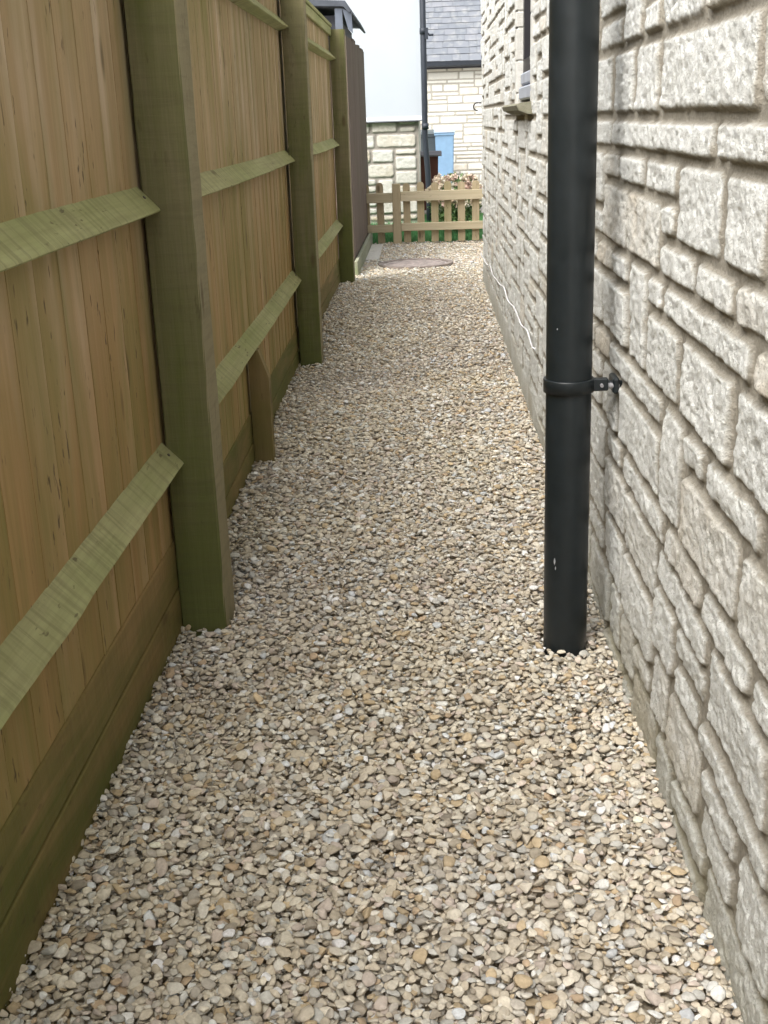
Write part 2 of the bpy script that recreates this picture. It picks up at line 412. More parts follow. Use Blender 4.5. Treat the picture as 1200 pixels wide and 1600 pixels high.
# ------------------------------------------------------------------ black downpipe
PX, PY, PR = .2785, 2.375, .0462
pipe = empty('downpipe', (PX, PY, 0)); tag(pipe, 'thick black plastic downpipe standing in the gravel in front of the limestone wall', 'pipe')
mb = MB()
n = 64; zs = [-.05, .5, 1, 1.5, 2, 3, 4, 4.9]
rings = [[mb.bm.verts.new((PX+PR*math.cos(2*math.pi*k/n), PY+PR*math.sin(2*math.pi*k/n), z)) for k in range(n)] for z in zs]
for a, b in zip(rings, rings[1:]):
    for k in range(n): f = mb.bm.faces.new((a[k], a[(k+1) % n], b[(k+1) % n], b[k])); f.smooth = True
mb.bm.faces.new(rings[-1])
for a in rings:
    for v in a: v[mb.lay] = (.5, .5, 0, 1)
mb.build('pipe', blackp.m, pipe)
def clip(z):
    mb = MB(); r0 = PR+.0008; r1 = PR+.0052; hh = .0135; m = 56
    prof = [(r0, -hh), (r1, -hh), (r1, hh-.002), (r1-.001, hh), (r0, hh)]
    R = [[mb.bm.verts.new((PX+r*math.cos(2*math.pi*k/m), PY+r*math.sin(2*math.pi*k/m), z+h)) for r, h in prof] for k in range(m)]
    for k in range(m):
        for j in range(5): f = mb.bm.faces.new((R[k][j], R[(k+1) % m][j], R[(k+1) % m][(j+1) % 5], R[k][(j+1) % 5])); f.smooth = j != 3
    for q in R:
        for v in q: v[mb.lay] = (.5, .5, 0, 1)
    # paired lugs and arm running to the wall
    mb.box(PX+.044, PX+.078, PY-.016, PY-.010, z-.0125, z+.0125, bev=.002)
    mb.box(PX+.044, PX+.078, PY-.006, PY+.002, z-.0125, z+.0125, bev=.002)
    mb.box(PX+.070, XW+.002, PY-.012, PY+.004, z-.009, z+.006, bev=.002)
    mb.box(XW-.022, XW-.008, PY-.032, PY+.030, z-.016, z+.016, bev=.004)
    br = mb.build('bracket', blackp.m, pipe)
    steel = plain('zinc screw', (.25, .25, .26), .35)
    mb = MB(); mb.tube((PX+.064, PY-.026, z), (PX+.064, PY+.008, z), .0035, n=10); mb.tube((XW-.030, PY-.024, z), (XW-.008, PY-.024, z), .006, n=10)
    o = mb.build('screw', steel, br); o.matrix_parent_inverse = Matrix.Identity(4)
    return br
clip(.578); clip(2.6)
# scuffs on the plastic
scm = plain('grey scuff', (.33, .34, .36), .7)
for (ang, z, h, wd) in ((math.radians(233), .208, .011, .05), (math.radians(236), .193, .006, .03), (math.radians(233), .697, .003, .03)):
    mb = MB()
    A = [mb.bm.verts.new((PX+(PR+.0006)*math.cos(ang+wd*t), PY+(PR+.0006)*math.sin(ang+wd*t), z+h*s*(1-abs(t)))) for t, s in ((-1, 0), (-.5, -1), (0, -.8), (.9, 0), (.4, 1), (-.2, .9))]
    mb.bm.faces.new(A); mb.build('scuff', scm, pipe)

# ================================================================== close-board fence on the left
fence = empty('timber_fence', (-.59, 2.5, 0))
tag(fence, 'close boarded timber fence with square posts, sloping green rails and gravel boards along the left', 'fence')
W_BOARD = wood('fence boards', (.345, .245, .13), (.49, .36, .21), green=(.20, .185, .055), algae=.50, low_algae=.10, marks=.8, pale=(.57, .455, .345), honey=(.84, .66, .36))
W_POST = wood('fence posts', (.15, .13, .075), (.23, .20, .12), green=(.105, .12, .035), algae=.60, low_algae=.28, marks=.35, soft=.9, lit_side=.40, saw=.18)
M_NAIL = plain('dull nail', (.09, .075, .06), .6)
W_CLEAT = wood('cleat timber', (.20, .145, .07), (.33, .24, .12), green=(.15, .14, .04), algae=.36, low_algae=.12, marks=.3)
W_RAIL = wood('arris rails', (.28, .27, .13), (.46, .45, .24), green=(.24, .275, .095), algae=.52, axis='Y', marks=.6, saw=.45)
W_KICK = wood('gravel boards', (.22, .145, .058), (.36, .245, .11), green=(.10, .115, .028), algae=.46, low_algae=.16, axis='Y', marks=.4, saw=.2)
posts = [(-3.70, -.575), (-.62, -.58), (2.49, -.585), (5.60, -.625), (8.60, -.640)]
PW = .102; TOP = 1.69
def rough_post(mb, x0, y0, zt, wx=PW, wy=.122):
    """a sawn post with slightly wavering arrises"""
    nz = 28; ring = []
    s = random.random()*50
    for k in range(nz+1):
        z = -.1+(zt+.1)*k/nz
        j = lambda q: .0018*mnoise.noise(Vector((z*3.1, q, s)))+.0012*mnoise.noise(Vector((z*17, q, s+9)))
        b = .003
        pts = [(x0+b, y0), (x0+wx-b, y0), (x0+wx, y0+b), (x0+wx, y0+wy-b), (x0+wx-b, y0+wy), (x0+b, y0+wy), (x0, y0+wy-b), (x0, y0+b)]
        ring.append([mb.bm.verts.new((p[0]+j(i), p[1]+j(i+20), z)) for i, p in enumerate(pts)])
    for a, b_ in zip(ring, ring[1:]):
        for k in range(8): mb.bm.faces.new((a[k], a[(k+1) % 8], b_[(k+1) % 8], b_[k]))
    mb.bm.faces.new(ring[-1]); mb._r([v for q in ring for v in q], None)
for py, pxl in posts:
    mb = MB(); rough_post(mb, pxl, py, TOP + random.uniform(-.01, .01)); mb.build('post', W_POST, fence)

def rail(y0, y1, x0, x1, zt, d=.044, drop=.047, back=.064, flip=False):
    """triangular arris rail between two posts; back against the boards at x0 (near end) and x1 (far end)"""
    mb = MB(); n = 40; R = []; s = random.random()*90
    for k in range(n+1):
        t = k/n; y = y0+(y1-y0)*t; x = x0+(x1-x0)*t
        zz = zt - .006*math.sin(math.pi*t) + .0015*mnoise.noise(Vector((y*4, s, 0)))
        e = .0022*mnoise.noise(Vector((y*7, s, 3))) + (.0035 if mnoise.noise(Vector((y*2.1, s, 8))) > .25 else 0)
        dd = d + e
        R.append([mb.bm.verts.new(p) for p in ((x, y, zz), (x+dd-.002, y, zz-drop+.002), (x+dd, y, zz-drop-.002), (x+dd-.003, y, zz-drop-.005), (x, y, zz-back))])
    for a, b in zip(R, R[1:]):
        for k in range(5): mb.bm.faces.new((a[k], b[k], b[(k+1) % 5], a[(k+1) % 5]))
    mb.bm.faces.new(R[0]); mb.bm.faces.new(R[-1][::-1]); bmesh.ops.recalc_face_normals(mb.bm, faces=mb.bm.faces[:])
    mb._r([v for q in R for v in q], None); rl = mb.build('rail', W_RAIL, fence)
    for yn, zf in ((y0+.035, .5), (y1-.032, .45)):
        t = (yn-y0)/(y1-y0); xs = x0+(x1-x0)*t+d*zf; zn = zt-drop*zf-.006*math.sin(math.pi*t)
        mb = MB(); nrm = Vector((drop, 0, d)).normalized(); p = Vector((xs, yn, zn))+nrm*.0015
        mb.tube(p-nrm*.004, p+nrm*.0012, .0036, n=10); o = mb.build('nail', M_NAIL, rl); o.matrix_parent_inverse = Matrix.Identity(4)

bays = [(-3.6, -.62, -.585, -.588), (-.52, 2.49, -.588, -.592), (2.612, 5.60, -.604, -.640), (5.722, 8.60, -.640, -.645)]
for bi, (y0, y1, xa, xb) in enumerate(bays):
    X = lambda y: xa+(xb-xa)*(y-y0)/(y1-y0)
    # vertical feather-edge boards, one mesh per bay
    mb = MB(); y = y0-.06
    while y < y1+.054:
        wd = .125*random.uniform(.96, 1.04); ye = min(y+wd, y1+.055)
        t0 = random.uniform(0, .0006); t1 = random.uniform(.0008, .0024)
        if y1+.055-ye < .03: ye = y1+.055
        x0 = X(y)-t0; x1 = X(ye)-t1
        ztop = TOP+.008+random.uniform(-.003, .003)
        vs = mb.prism([(x0, y), (x1, ye+.010), (x1-.010, ye+.010), (x0-.014, y)], (.205 if bi < 2 else .158), ztop, axis='Z')
        y = ye
    mb.build('board_panel', W_BOARD, fence)
    # gravel boards
    mb = MB()
    top = .212 if bi < 2 else .165
    mb.box(xa-.03, xa+.004, y0-.06, y1+.05, .102 if bi < 2 else .065, top, bev=.003); mb.box(xa-.028, xa+.006, y0-.06, y1+.05, -.1, .098 if bi < 2 else .061, bev=.003)
    for v in mb.bm.verts: v.co.x += (X(v.co.y)-xa)
    mb.build('gravel_board', W_KICK, fence)
    for zt in ((.447, .988, 1.553)):
        rail(y0, y1, xa-.001, xb-.001, zt + (random.uniform(-.004, .004) if bi != 1 else 0))
    # capping rail and counter rail at the top
    mb = MB(); vs = mb.box(xa-.022, xa+.026, y0-.0, y1+.0, TOP+.016, TOP+.036, bev=.002); mb.box(xa+.0015, xa+.019, y0, y1, TOP-.038, TOP+.013, bev=.002)
    for v in mb.bm.verts: v.co.x += (X(v.co.y)-xa)
    mb.build('capping', W_RAIL, fence)
# centre stump holding the gravel boards of the second bay
mb = MB(); mb.prism([(-.612, -.1), (-.547, -.1), (-.546, .29), (-.577, .384), (-.612, .384)], 3.905, 3.955); mb.build('cleat', W_CLEAT, fence)

# ------------------------------------------------------------------ old dark feather-edge fence beyond
W_OLD = wood('old dark boards', (.11, .085, .07), (.25, .195, .16), green=(.13, .125, .08), algae=.30, marks=.4)
oldf = empty('old_fence', (-.57, 9.2, 0)); tag(oldf, 'old dark brown upright board fence just beyond the last pale timber post', 'fence')
mb = MB(); y = 9.15; 
while y < 11.6:
    wd = random.uniform(.13, .15)
    mb.prism([(-.562, y), (-.553-random.uniform(0, .006), y+wd+.012), (-.563, y+wd+.012), (-.577, y)], .10, 1.70+random.uniform(-.018, .018), axis='Z'); y += wd
mb.build('board_panel', W_OLD, oldf)
for zz in (.4, 1.35):
    mb = MB(); mb.box(-.635, -.579, 9.2, 11.55, zz, zz+.07); mb.build('rail', W_OLD, oldf)
for yy in (9.3, 11.45):
    mb = MB(); mb.box(-.70, -.637, yy, yy+.08, -.1, 1.55); mb.build('post', W_OLD, oldf)
W_GREY = wood('silvered board', (.27, .28, .20), (.42, .42, .32), green=(.22, .27, .12), algae=.42, axis='Y', marks=.3)
mb = MB(); mb.box(-.552, -.527, 8.95, 11.5, -.06, .108, bev=.003); mb.build('gravel_board', W_GREY, oldf)

# ------------------------------------------------------------------ dark roofed shed behind the fence
shed = empty('garden_shed', (-1.3, 10.2, 0)); tag(shed, 'small dark grey shed with overhanging roof peeping over the fence top', 'shed')
felt = plain('roofing felt', (.075, .085, .105), .8, .25, 14, bump=.4); dk = plain('dark shed boards', (.07, .075, .095), .7, .25, 10)
mb = MB(); mb.box(-2.1, -.655, 9.62, 11.6, -.05, 1.86)
k = 0
while k < 13: mb.box(-2.1+k*.113, -2.1+k*.113+.105, 9.60, 9.618, 0, 1.855); k += 1
for k in range(12): mb.box(-.653, -.640, 9.63+k*.163, 9.63+k*.163+.15, 0, 1.78)
mb.build('wall', dk, shed)
mb = MB(); mb.prism([(-2.25, 1.90), (-2.25, 1.945), (-1.5, 2.0), (-.575, 1.945), (-.535, 1.87), (-.548, 1.862), (-.59, 1.905), (-1.5, 1.955)], 9.45, 11.75)
mb.build('roof', felt, shed)
mb = MB(); mb.prism([(-.60, 1.895), (-.532, 1.862), (-.528, 1.72), (-.56, 1.75)], 9.47, 9.50); mb.box(-.655, -.60, 9.47, 9.53, 0, 1.895)
mb.build('fascia', plain('slate blue board', (.12, .14, .18), .7), shed)

# ================================================================== ground
gq = N('bedding gravel', .95, .1)
v = gq.vor(gq.obj, 75); 
gq.col(gq.mix(gq.ramp(gq.noise(gq.obj, 60, 4), [(.35, 0.0), (.7, 1.0)]), (.32, .26, .18), (.55, .48, .37))); gq.bump(v.outputs['Distance'], .8, .01)
gy_ = (-400, 15.5, 24, 400); gz_ = (-.065, -.065, -.42, -.42)
me = np_mesh('ground', [(x, y, z) for y, z in zip(gy_, gz_) for x in (-400, 400)], [(2*i, 2*i+1, 2*i+3, 2*i+2) for i in range(3)], smooth=False)
plain_g = N('rough ground', .95, .1); plain_g.col(plain_g.mix(plain_g.ramp(plain_g.noise(plain_g.obj, 3, 6), [(.4, 0.0), (.6, 1.0)]), (.34, .31, .26), (.46, .43, .37)))
tag(link('ground', me, plain_g.m), kind='structure')
me = np_mesh('path', [(-1.0, -4, -.030), (3.2, -4, -.030), (3.2, 11.34, -.030), (-1.0, 11.34, -.030)], [(0, 1, 2, 3)], smooth=False)
tag(link('path', me, gq.m), kind='structure')

# gravel ----------------------------------------------------------------
MY, MXc, MR = 9.60, -.105, .285
def ico(sub):
    bm = bmesh.new(); bmesh.ops.create_icosphere(bm, subdivisions=sub, radius=1)
    V = np.array([v.co[:] for v in bm.verts], np.float32); F = np.array([[v.index for v in f.verts] for f in bm.faces], np.int32); bm.free(); return V, F
ICO = {s: ico(s) for s in (1, 2, 3)}
def shape(V, r):
    V = V.copy(); p = r.uniform(.75, 1.0)
    V = np.sign(V)*np.abs(V)**p
    V += .10*np.stack([np.sin(V[:, (i+1) % 3]*r.uniform(1, 3)+r.uniform(0, 6)) for i in range(3)], -1)
    for _ in range(r.integers(5, 12)):
        d = r.normal(size=3); d /= np.linalg.norm(d); h = r.uniform(.45, .88)
        s = V@d-h; V = V-np.where(s > 0, s, 0)[:, None]*d*.9
    return V.astype(np.float32)
NV = 40
SH = {s: [shape(ICO[s][0], np.random.default_rng(100+i)) for i in range(NV)] for s in ICO}
PAL = np.array([(.64,.57,.46),(.58,.50,.39),(.52,.44,.33),(.53,.40,.24),(.53,.51,.47),(.76,.75,.72),(.38,.32,.25),(.58,.48,.41),(.68,.63,.55),(.45,.40,.34),(.62,.64,.67),(.49,.35,.22)])
PW_ = np.array([.19, .18, .15, .07, .10, .05, .06, .07, .09, .08, .02, .02]); PW_ /= PW_.sum()
def gravel():
    g = .0045; GX0, GY0 = -.70, .55; nx = int(2.4/g); ny = int(10.85/g)
    hm = np.zeros((nx, ny), np.float32); r = np.random.default_rng(5)
    out = []
    def region(x0, x1, y0, y1, n, sc):
        out.append((r.uniform(x0, x1, (n, 3)), r.uniform(y0, y1, (n, 3)), np.clip(r.lognormal(0, .29, n), .5, 1.75)*.0082*sc))
    region(-.60, .385, .60, 3.0, int(.985*2.4*15000), .94)
    region(-.66, .385, 3.0, 5.5, int(1.045*2.5*11500), 1.03)
    region(-.66, .385, 5.5, 8.6, int(1.045*3.1*8000), 1.22)
    region(-.66, 1.65, 8.45, 11.36, int(2.31*2.9*5200), 1.35)
    cx = np.concatenate([o[0] for o in out]); cy = np.concatenate([o[1] for o in out]); A = np.concatenate([o[2] for o in out])
    N_ = len(A); B = A*r.uniform(.62, .95, N_); Cc = A*r.uniform(.28, .52, N_); yaw = r.uniform(0, 2*np.pi, N_)
    P = np.zeros((N_, 3), np.float32); Nn = np.zeros((N_, 3), np.float32); ok = np.ones(N_, bool)
    tx = r.normal(0, .19, N_); ty = r.normal(0, .19, N_)
    big = r.random(N_) < .03; A[big] *= 1.35; B[big] *= 1.3; Cc[big] *= 1.2
    for i in range(N_):
        bi = 1e9
        for k in range(3):
            ix = int((cx[i, k]-GX0)/g); iy = int((cy[i, k]-GY0)/g)
            h = hm[ix, iy]
            if h < bi: bi = h; bx = cx[i, k]; by = cy[i, k]; jx = ix; jy = iy
        rr = max(1, int(.75*B[i]/g+.5))
        a0, a1, b0, b1 = max(jx-rr, 0), jx+rr+1, max(jy-rr, 0), jy+rr+1
        s = hm[a0:a1, b0:b1]; mx = s.max(); mn = s.mean(); z = .45*mx+.55*mn
        P[i] = (bx, by, z+Cc[i]*.75)
        e = Cc[i]*1.35
        if s.shape[0] > 2 and s.shape[1] > 2:
            gx = (s[-1].mean()-s[0].mean())/(s.shape[0]*g); gy = (s[:, -1].mean()-s[:, 0].mean())/(s.shape[1]*g)
        else: gx = gy = 0
        Nn[i] = (-gx*.8+tx[i], -gy*.8+ty[i], 1)
        np.maximum(s, z+e, out=s)
    Nn /= np.linalg.norm(Nn, axis=1)[:, None]
    # level every part of the bed to z = 0 with a gentle undulation
    top = np.zeros(N_)
    bx = np.digitize(P[:, 1], np.arange(.5, 11.6, .25))
    for b in np.unique(bx):
        m = bx == b; top[m] = np.quantile(P[m, 2], .86)
    from_y = np.interp(P[:, 1], np.arange(.5, 11.6, .25)-.125, [np.quantile(P[bx == b, 2], .86) if (bx == b).any() else .03 for b in range(len(np.arange(.5, 11.6, .25)))])
    und = .010*fbm(P[:, 0], P[:, 1], 1.7, 3, 12)+.004*fbm(P[:, 0], P[:, 1], 6, 2, 15)
    P[:, 2] += und-from_y
    # leave out what would stand in posts, pipe, manhole and slab
    d = np.hypot(P[:, 0]-PX, P[:, 1]-PY); ok &= d > PR+.004
    dm = np.hypot(P[:, 0]-MXc, P[:, 1]-MY); ok &= ~((dm < MR-.03) | ((dm < MR+.02) & (r.random(N_) < .5) & (P[:, 1] > 9.4)))
    ok &= ~((P[:, 0] < -.42) & (P[:, 1] > 9.95) & (P[:, 1] < 11.3) & (r.random(N_) < .95))
    ok &= P[:, 2] > -.030
    ok &= ~((P[:, 0] > .40) & (P[:, 1] < 8.47))
    idx = np.nonzero(ok)[0]
    # orientation
    n = Nn; c, s_ = np.cos(yaw), np.sin(yaw); t = np.stack([c, s_, np.zeros(N_)], -1)
    t = t-(t*n).sum(1)[:, None]*n; t /= np.linalg.norm(t, axis=1)[:, None]; b = np.cross(n, t)
    tone = r.normal(1, .10, N_)
    patch = fbm(P[:, 0], P[:, 1], 2.2, 3, 44)
    cc = PAL[r.choice(len(PAL), N_, p=PW_)]*tone[:, None]
    cc = cc*(1+.06*patch[:, None])*np.array([.98, 1.0, .985]); cc[:, 2] *= (1-.05*patch); cc *= 1.10*(1+.26*np.clip((P[:, 1]-7.8)/1.6, 0, 1))[:, None]; g_ = cc.mean(1, keepdims=True); cc = np.minimum(cc*.82+g_*.18, .86)  # stones paler towards the far end: its more open light put into the colour
    var = r.integers(0, NV, N_)
    Vs, Fs, Cs = [], [], []; base = 0
    lod = np.where(P[:, 1] < 1.95, 3, np.where(P[:, 1] < 5.2, 2, 1))
    for L in (1, 2, 3):
        nv = len(ICO[L][0])
        for q in range(NV):
            I = idx[(lod[idx] == L) & (var[idx] == q)]
            if not len(I): continue
            S = SH[L][q]
            X = S[None, :, 0:1]*(A[I][:, None, None]*t[I][:, None, :]) + S[None, :, 1:2]*(B[I][:, None, None]*b[I][:, None, :]) + S[None, :, 2:3]*(Cc[I][:, None, None]*n[I][:, None, :]) + P[I][:, None, :]
            Vs.append(X.reshape(-1, 3)); Fs.append((ICO[L][1][None]+(base+np.arange(len(I))*nv)[:, None, None]).reshape(-1, 3)); base += len(I)*nv
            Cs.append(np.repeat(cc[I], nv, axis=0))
    return np.concatenate(Vs), np.concatenate(Fs), np.concatenate(Cs)
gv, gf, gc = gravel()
print('gravel', gv.shape, gf.shape)
q = N('gravel stones', .85, .25)
gcol, _, _, _ = q.attr()
c = q.mix(q.ramp(q.noise(q.obj, 160, 4, .6), [(.3, .0), (.75, 1.0)]), q.mix(1.0, gcol, (.80, .78, .76), 'MULTIPLY'), q.mix(1.0, gcol, (1.1, 1.1, 1.1), 'MULTIPLY'))
c = q.mix(q.math('MULTIPLY', q.ramp(q.noise(q.obj, 420, 3), [(.60, 0.0), (.72, 1.0)]), .35), c, (.36, .3, .23))
q.col(c); q.bump(q.noise(q.obj, 500, 3), .3, .0015)
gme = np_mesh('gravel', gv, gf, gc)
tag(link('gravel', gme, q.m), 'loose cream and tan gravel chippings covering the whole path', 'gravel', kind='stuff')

# manhole cover and pale slab
mh = empty('manhole_cover', (MXc, MY, 0)); tag(mh, 'round rusty purple grey manhole cover set in the gravel before the picket fence', 'manhole cover')
mb = MB(); mb.tube((MXc, MY, -.03), (MXc, MY, .004), MR-.03, n=56)
for k in range(-4, 5):
    hw = math.sqrt(max(0, (MR-.05)**2-(k*.055)**2)); mb.box(MXc-hw, MXc+hw, MY+k*.055-.010, MY+k*.055+.010, .004, .009)
mb.build('lid', plain('rusty iron', (.44, .385, .365), .8, .35, 20, bump=.5), mh)
mb = MB(); n = 56
for (ra, rb, z1) in ((MR-.026, MR+.012, .012),):
    pr = [(ra, -.03), (rb, -.03), (rb, z1), (ra, z1)]
    R = [[mb.bm.verts.new((MXc+a*math.cos(2*math.pi*k/n), MY+a*math.sin(2*math.pi*k/n), h)) for a, h in pr] for k in range(n)]
    for k in range(n):
        for j in range(4): mb.bm.faces.new((R[k][j], R[(k+1) % n][j], R[(k+1) % n][(j+1) % 4], R[k][(j+1) % 4]))
bmesh.ops.recalc_face_normals(mb.bm, faces=mb.bm.faces[:])
mb.build('rim', plain('dark iron', (.30, .255, .225), .7, .3, 20), mh)
mb = MB(); mb.box(-.525, -.415, 9.97, 10.6, -.04, .006, bev=.004); mb.box(-.525, -.42, 10.61, 11.2, -.04, .008, bev=.004)
tag(mb.build('paving_slab', plain('pale concrete', (.62, .59, .53), .9, .12, 30, bump=.3)), 'pale concrete edging slabs beside the foot of the old dark fence', 'paving slab')

# lawn strip beyond the pickets
lawn_m = N('lawn base', .9); lawn_m.col(lawn_m.mix(lawn_m.noise(lawn_m.obj, 12, 4), (.03, .12, .02), (.06, .19, .04)))
me = np_mesh('lawn', [(-6, 11.36, -.02), (9, 11.36, -.02), (9, 15.0, -.02), (-6, 15.0, -.02)], [(0, 1, 2, 3)], smooth=False)
tag(link('lawn', me, lawn_m.m), kind='structure')
ng = 16000; r = np.random.default_rng(9)
gx = r.uniform(-.75, 1.7, ng); gy = 11.38+2.1*r.random(ng)**1.2; gh = r.uniform(.02, .06, ng); ga = r.uniform(0, 6.28, ng); gl = r.normal(0, .02, (ng, 2))
wv = .004; a = np.stack([gx-wv*np.cos(ga), gy-wv*np.sin(ga), np.full(ng, -.025)], -1); b = np.stack([gx+wv*np.cos(ga), gy+wv*np.sin(ga), np.full(ng, -.025)], -1); c_ = np.stack([gx+gl[:, 0], gy+gl[:, 1], gh], -1)
gm2 = N('grass blades', .6); gm2.col(gm2.mix(gm2.noise(gm2.obj, 30, 3), (.07, .24, .07), (.16, .36, .16)))
tag(link('grass', np_mesh('grass', np.stack([a, b, c_], 1).reshape(-1, 3), np.arange(ng*3).reshape(-1, 3), smooth=False), gm2.m), 'short bright green grass growing behind the picket fence', 'grass', kind='stuff')

# ================================================================== picket fence
W_PK = wood('picket timber', (.38, .31, .19), (.55, .46, .32), green=(.30, .29, .12), algae=.30, marks=.5)
W_PKR = wood('picket rails', (.47, .40, .26), (.64, .56, .41), green=(.42, .41, .25), algae=.28, axis='X', marks=.4)
pk = empty('picket_fence', (0, 11.25, 0)); tag(pk, 'low honey coloured wooden picket fence closing the end of the gravel path', 'fence')
def post_at(x):
    mb = MB(); mb.box(x, x+.076, 11.19, 11.265, -.1, .542, bev=.004); mb.build('post', W_PKR if False else W_PK, pk)
for x in (-.322, 1.50): post_at(x)
for (xa, xb, zo) in ((-.9, -.3225, -.008), (-.2455, 1.4995, 0), (1.5765, 3.2, 0)):
    for (za, zb) in ((.383, .470), (.117, .187)):
        mb = MB(); mb.box(xa, xb, 11.213, 11.25, za+zo, zb+zo, bev=.003); mb.build('rail', W_PKR, pk)
x = -.80
k = 0
for k in range(-4, 30):
    xc = -.060+.1245*k
    if abs(xc+.284) < .05 or abs(xc-1.54) < .05: continue
    j = random.uniform(-.006, .006); wd = .033; zt = .548+random.uniform(-.006, .006); tl = random.uniform(-.006, .006)
    mb = MB(); ya, yb = 11.252, 11.271
    pts = [(xc+j-wd, .01), (xc+j+wd, .01), (xc+j+wd+tl, zt-.022), (xc+j+wd*.72+tl, zt-.006), (xc+j+wd*.3+tl, zt), (xc+j-wd*.3+tl, zt), (xc+j-wd*.72+tl, zt-.006), (xc+j-wd+tl, zt-.022)]
    mb.prism(pts, ya, yb); mb.build('picket', W_PK, pk)

# ------------------------------------------------------------------ flowering shrub behind the pickets
leaf_m = N('shrub leaves', .5); leaf_m.col(leaf_m.mix(leaf_m.noise(leaf_m.obj, 35, 3), (.09, .19, .06), (.28, .40, .16)))
fl = N('pink blossom', .6); _, fr, _, _ = fl.attr(); fl.col(fl.ramp(fr, [(0, (.62, .44, .38)), (.25, (.70, .58, .46)), (.6, (.74, .66, .50)), (1, (.80, .78, .72))]))
shrub = empty('flowering_shrub', (.25, 12.1, 0)); tag(shrub, 'bushy plant with green leaves and pink and cream blossoms behind the picket fence', 'plant')
def quads(cent, size, rs, squash=1.0):
    n = len(cent); d1 = rs.normal(size=(n, 3)); d1 /= np.linalg.norm(d1, axis=1)[:, None]
    d2 = np.cross(d1, rs.normal(size=(n, 3))); d2 /= np.linalg.norm(d2, axis=1)[:, None]
    s = size[:, None]
    V = np.stack([cent-d1*s, cent+d2*s*.5*squash, cent+d1*s, cent-d2*s*.5*squash], 1).reshape(-1, 3)
    return V, np.arange(4*n).reshape(-1, 4)
rs = np.random.default_rng(3)
nl = 2600; u = rs.normal(size=(nl, 3)); u /= np.linalg.norm(u, axis=1)[:, None]; rad = rs.random(nl)**.45
cen = np.stack([.27+.27*u[:, 0]*rad, 12.0+.24*u[:, 1]*rad, .30+.29*u[:, 2]*rad], -1)
keep = fbm(cen[:, 0]*3+cen[:, 2], cen[:, 2]*3+cen[:, 1], 5, 2, 8) > -.25
V_, F_ = quads(cen[keep], rs.uniform(.014, .032, keep.sum()), rs); link('foliage', np_mesh('foliage', V_, F_, smooth=False), leaf_m.m, shrub)
mb = MB()
for k in range(9):
    a = random.uniform(0, 6.28); mb.path([(.27+.03*math.cos(a), 12.0+.03*math.sin(a), -.03), (.27+.10*math.cos(a), 12+.1*math.sin(a), .2), (.27+.2*math.cos(a), 12+.15*math.sin(a), .45)], .006, 6)
mb.build('stem', plain('green stem', (.10, .13, .05), .8), shrub)
heads = []
for k in range(105):
    a = rs.uniform(0, 6.28); e = rs.uniform(-.1, 1.0)
    heads.append((.27+.28*math.cos(a)*math.cos(e), 12.0-.24*abs(math.sin(a))*math.cos(e)*.9, .32+.29*math.sin(e)))
VV, FF, CC = [], [], []; base = 0
for h in heads:
    n = 22; cen = np.array(h)+rs.normal(0, .012, (n, 3)); V_, F_ = quads(cen, rs.uniform(.010, .018, n), rs, 1.5)
    VV.append(V_); FF.append(F_+base); base += len(V_); CC.append(np.full((len(V_), 3), rs.random()))
link('blossom', np_mesh('blossom', np.concatenate(VV), np.concatenate(FF), np.concatenate(CC), smooth=False), fl.m, shrub)

# ================================================================== rendered house beyond
rh = empty('rendered_house', (-3, 13.5, 0)); tag(rh, 'house with white rendered upper wall and pale stone below, behind the picket fence', 'house')
XR = -.052
bl = layout(-4.4, XR-.025, -.05, .0775, 15, .05, (), random.Random(8), (4, 8))
U = np.arange(-4.4, XR-.02, .008); Zr = np.arange(-.06, 1.075, .008)
H, col = stone_field(bl, U, Zr, depth=.016, joint=.014, rad=.026, edge=.018, wob=.005, rough=.006, face=.005, seed=77)
UU, ZZ = np.meshgrid(U, Zr, indexing='ij')
link('stone_wall', np_mesh('stone_wall', np.stack([UU, 13.5-H, ZZ], -1).reshape(-1, 3), grid_faces(len(U), len(Zr)), col.reshape(-1, 3)), M_STONE2, rh)
rend = N('white render', .85, .2); rend.col(rend.mix(rend.noise(rend.obj, 3, 5), (.48, .52, .57), (.52, .56, .61))); rend.bump(rend.noise(rend.obj, 90, 3), .15, .004)
mb = MB(); mb.prism([(13.44, 1.082), (13.465, 1.13), (13.465, 5.2), (18.0, 5.2), (18.0, 1.08), (13.5, 1.075)], -4.4, XR+.012, axis='X'); mb.build('rendered_wall', rend.m, rh)
mb = MB(); mb.box(-4.4, XR-.024, 13.502, 18.0, -.35, 1.07)
for v in mb.bm.verts: v[mb.lay] = (1, .4, .2, 1)
mb.build('side_wall', M_STONE2, rh)
mb = MB(); mb.prism([(13.2, 5.19), (13.2, 5.25), (15.75, 7.2), (18.3, 5.25), (18.3, 5.19), (15.75, 7.14)], -4.6, XR+.15, axis='X'); mb.build('roof', slate, rh)
mb = MB(); mb.box(-4.4, XR+.016, 13.425, 13.44, 1.076, 1.088); mb.build('drip_bead', plain('grey bead', (.2, .21, .23), .6), rh)
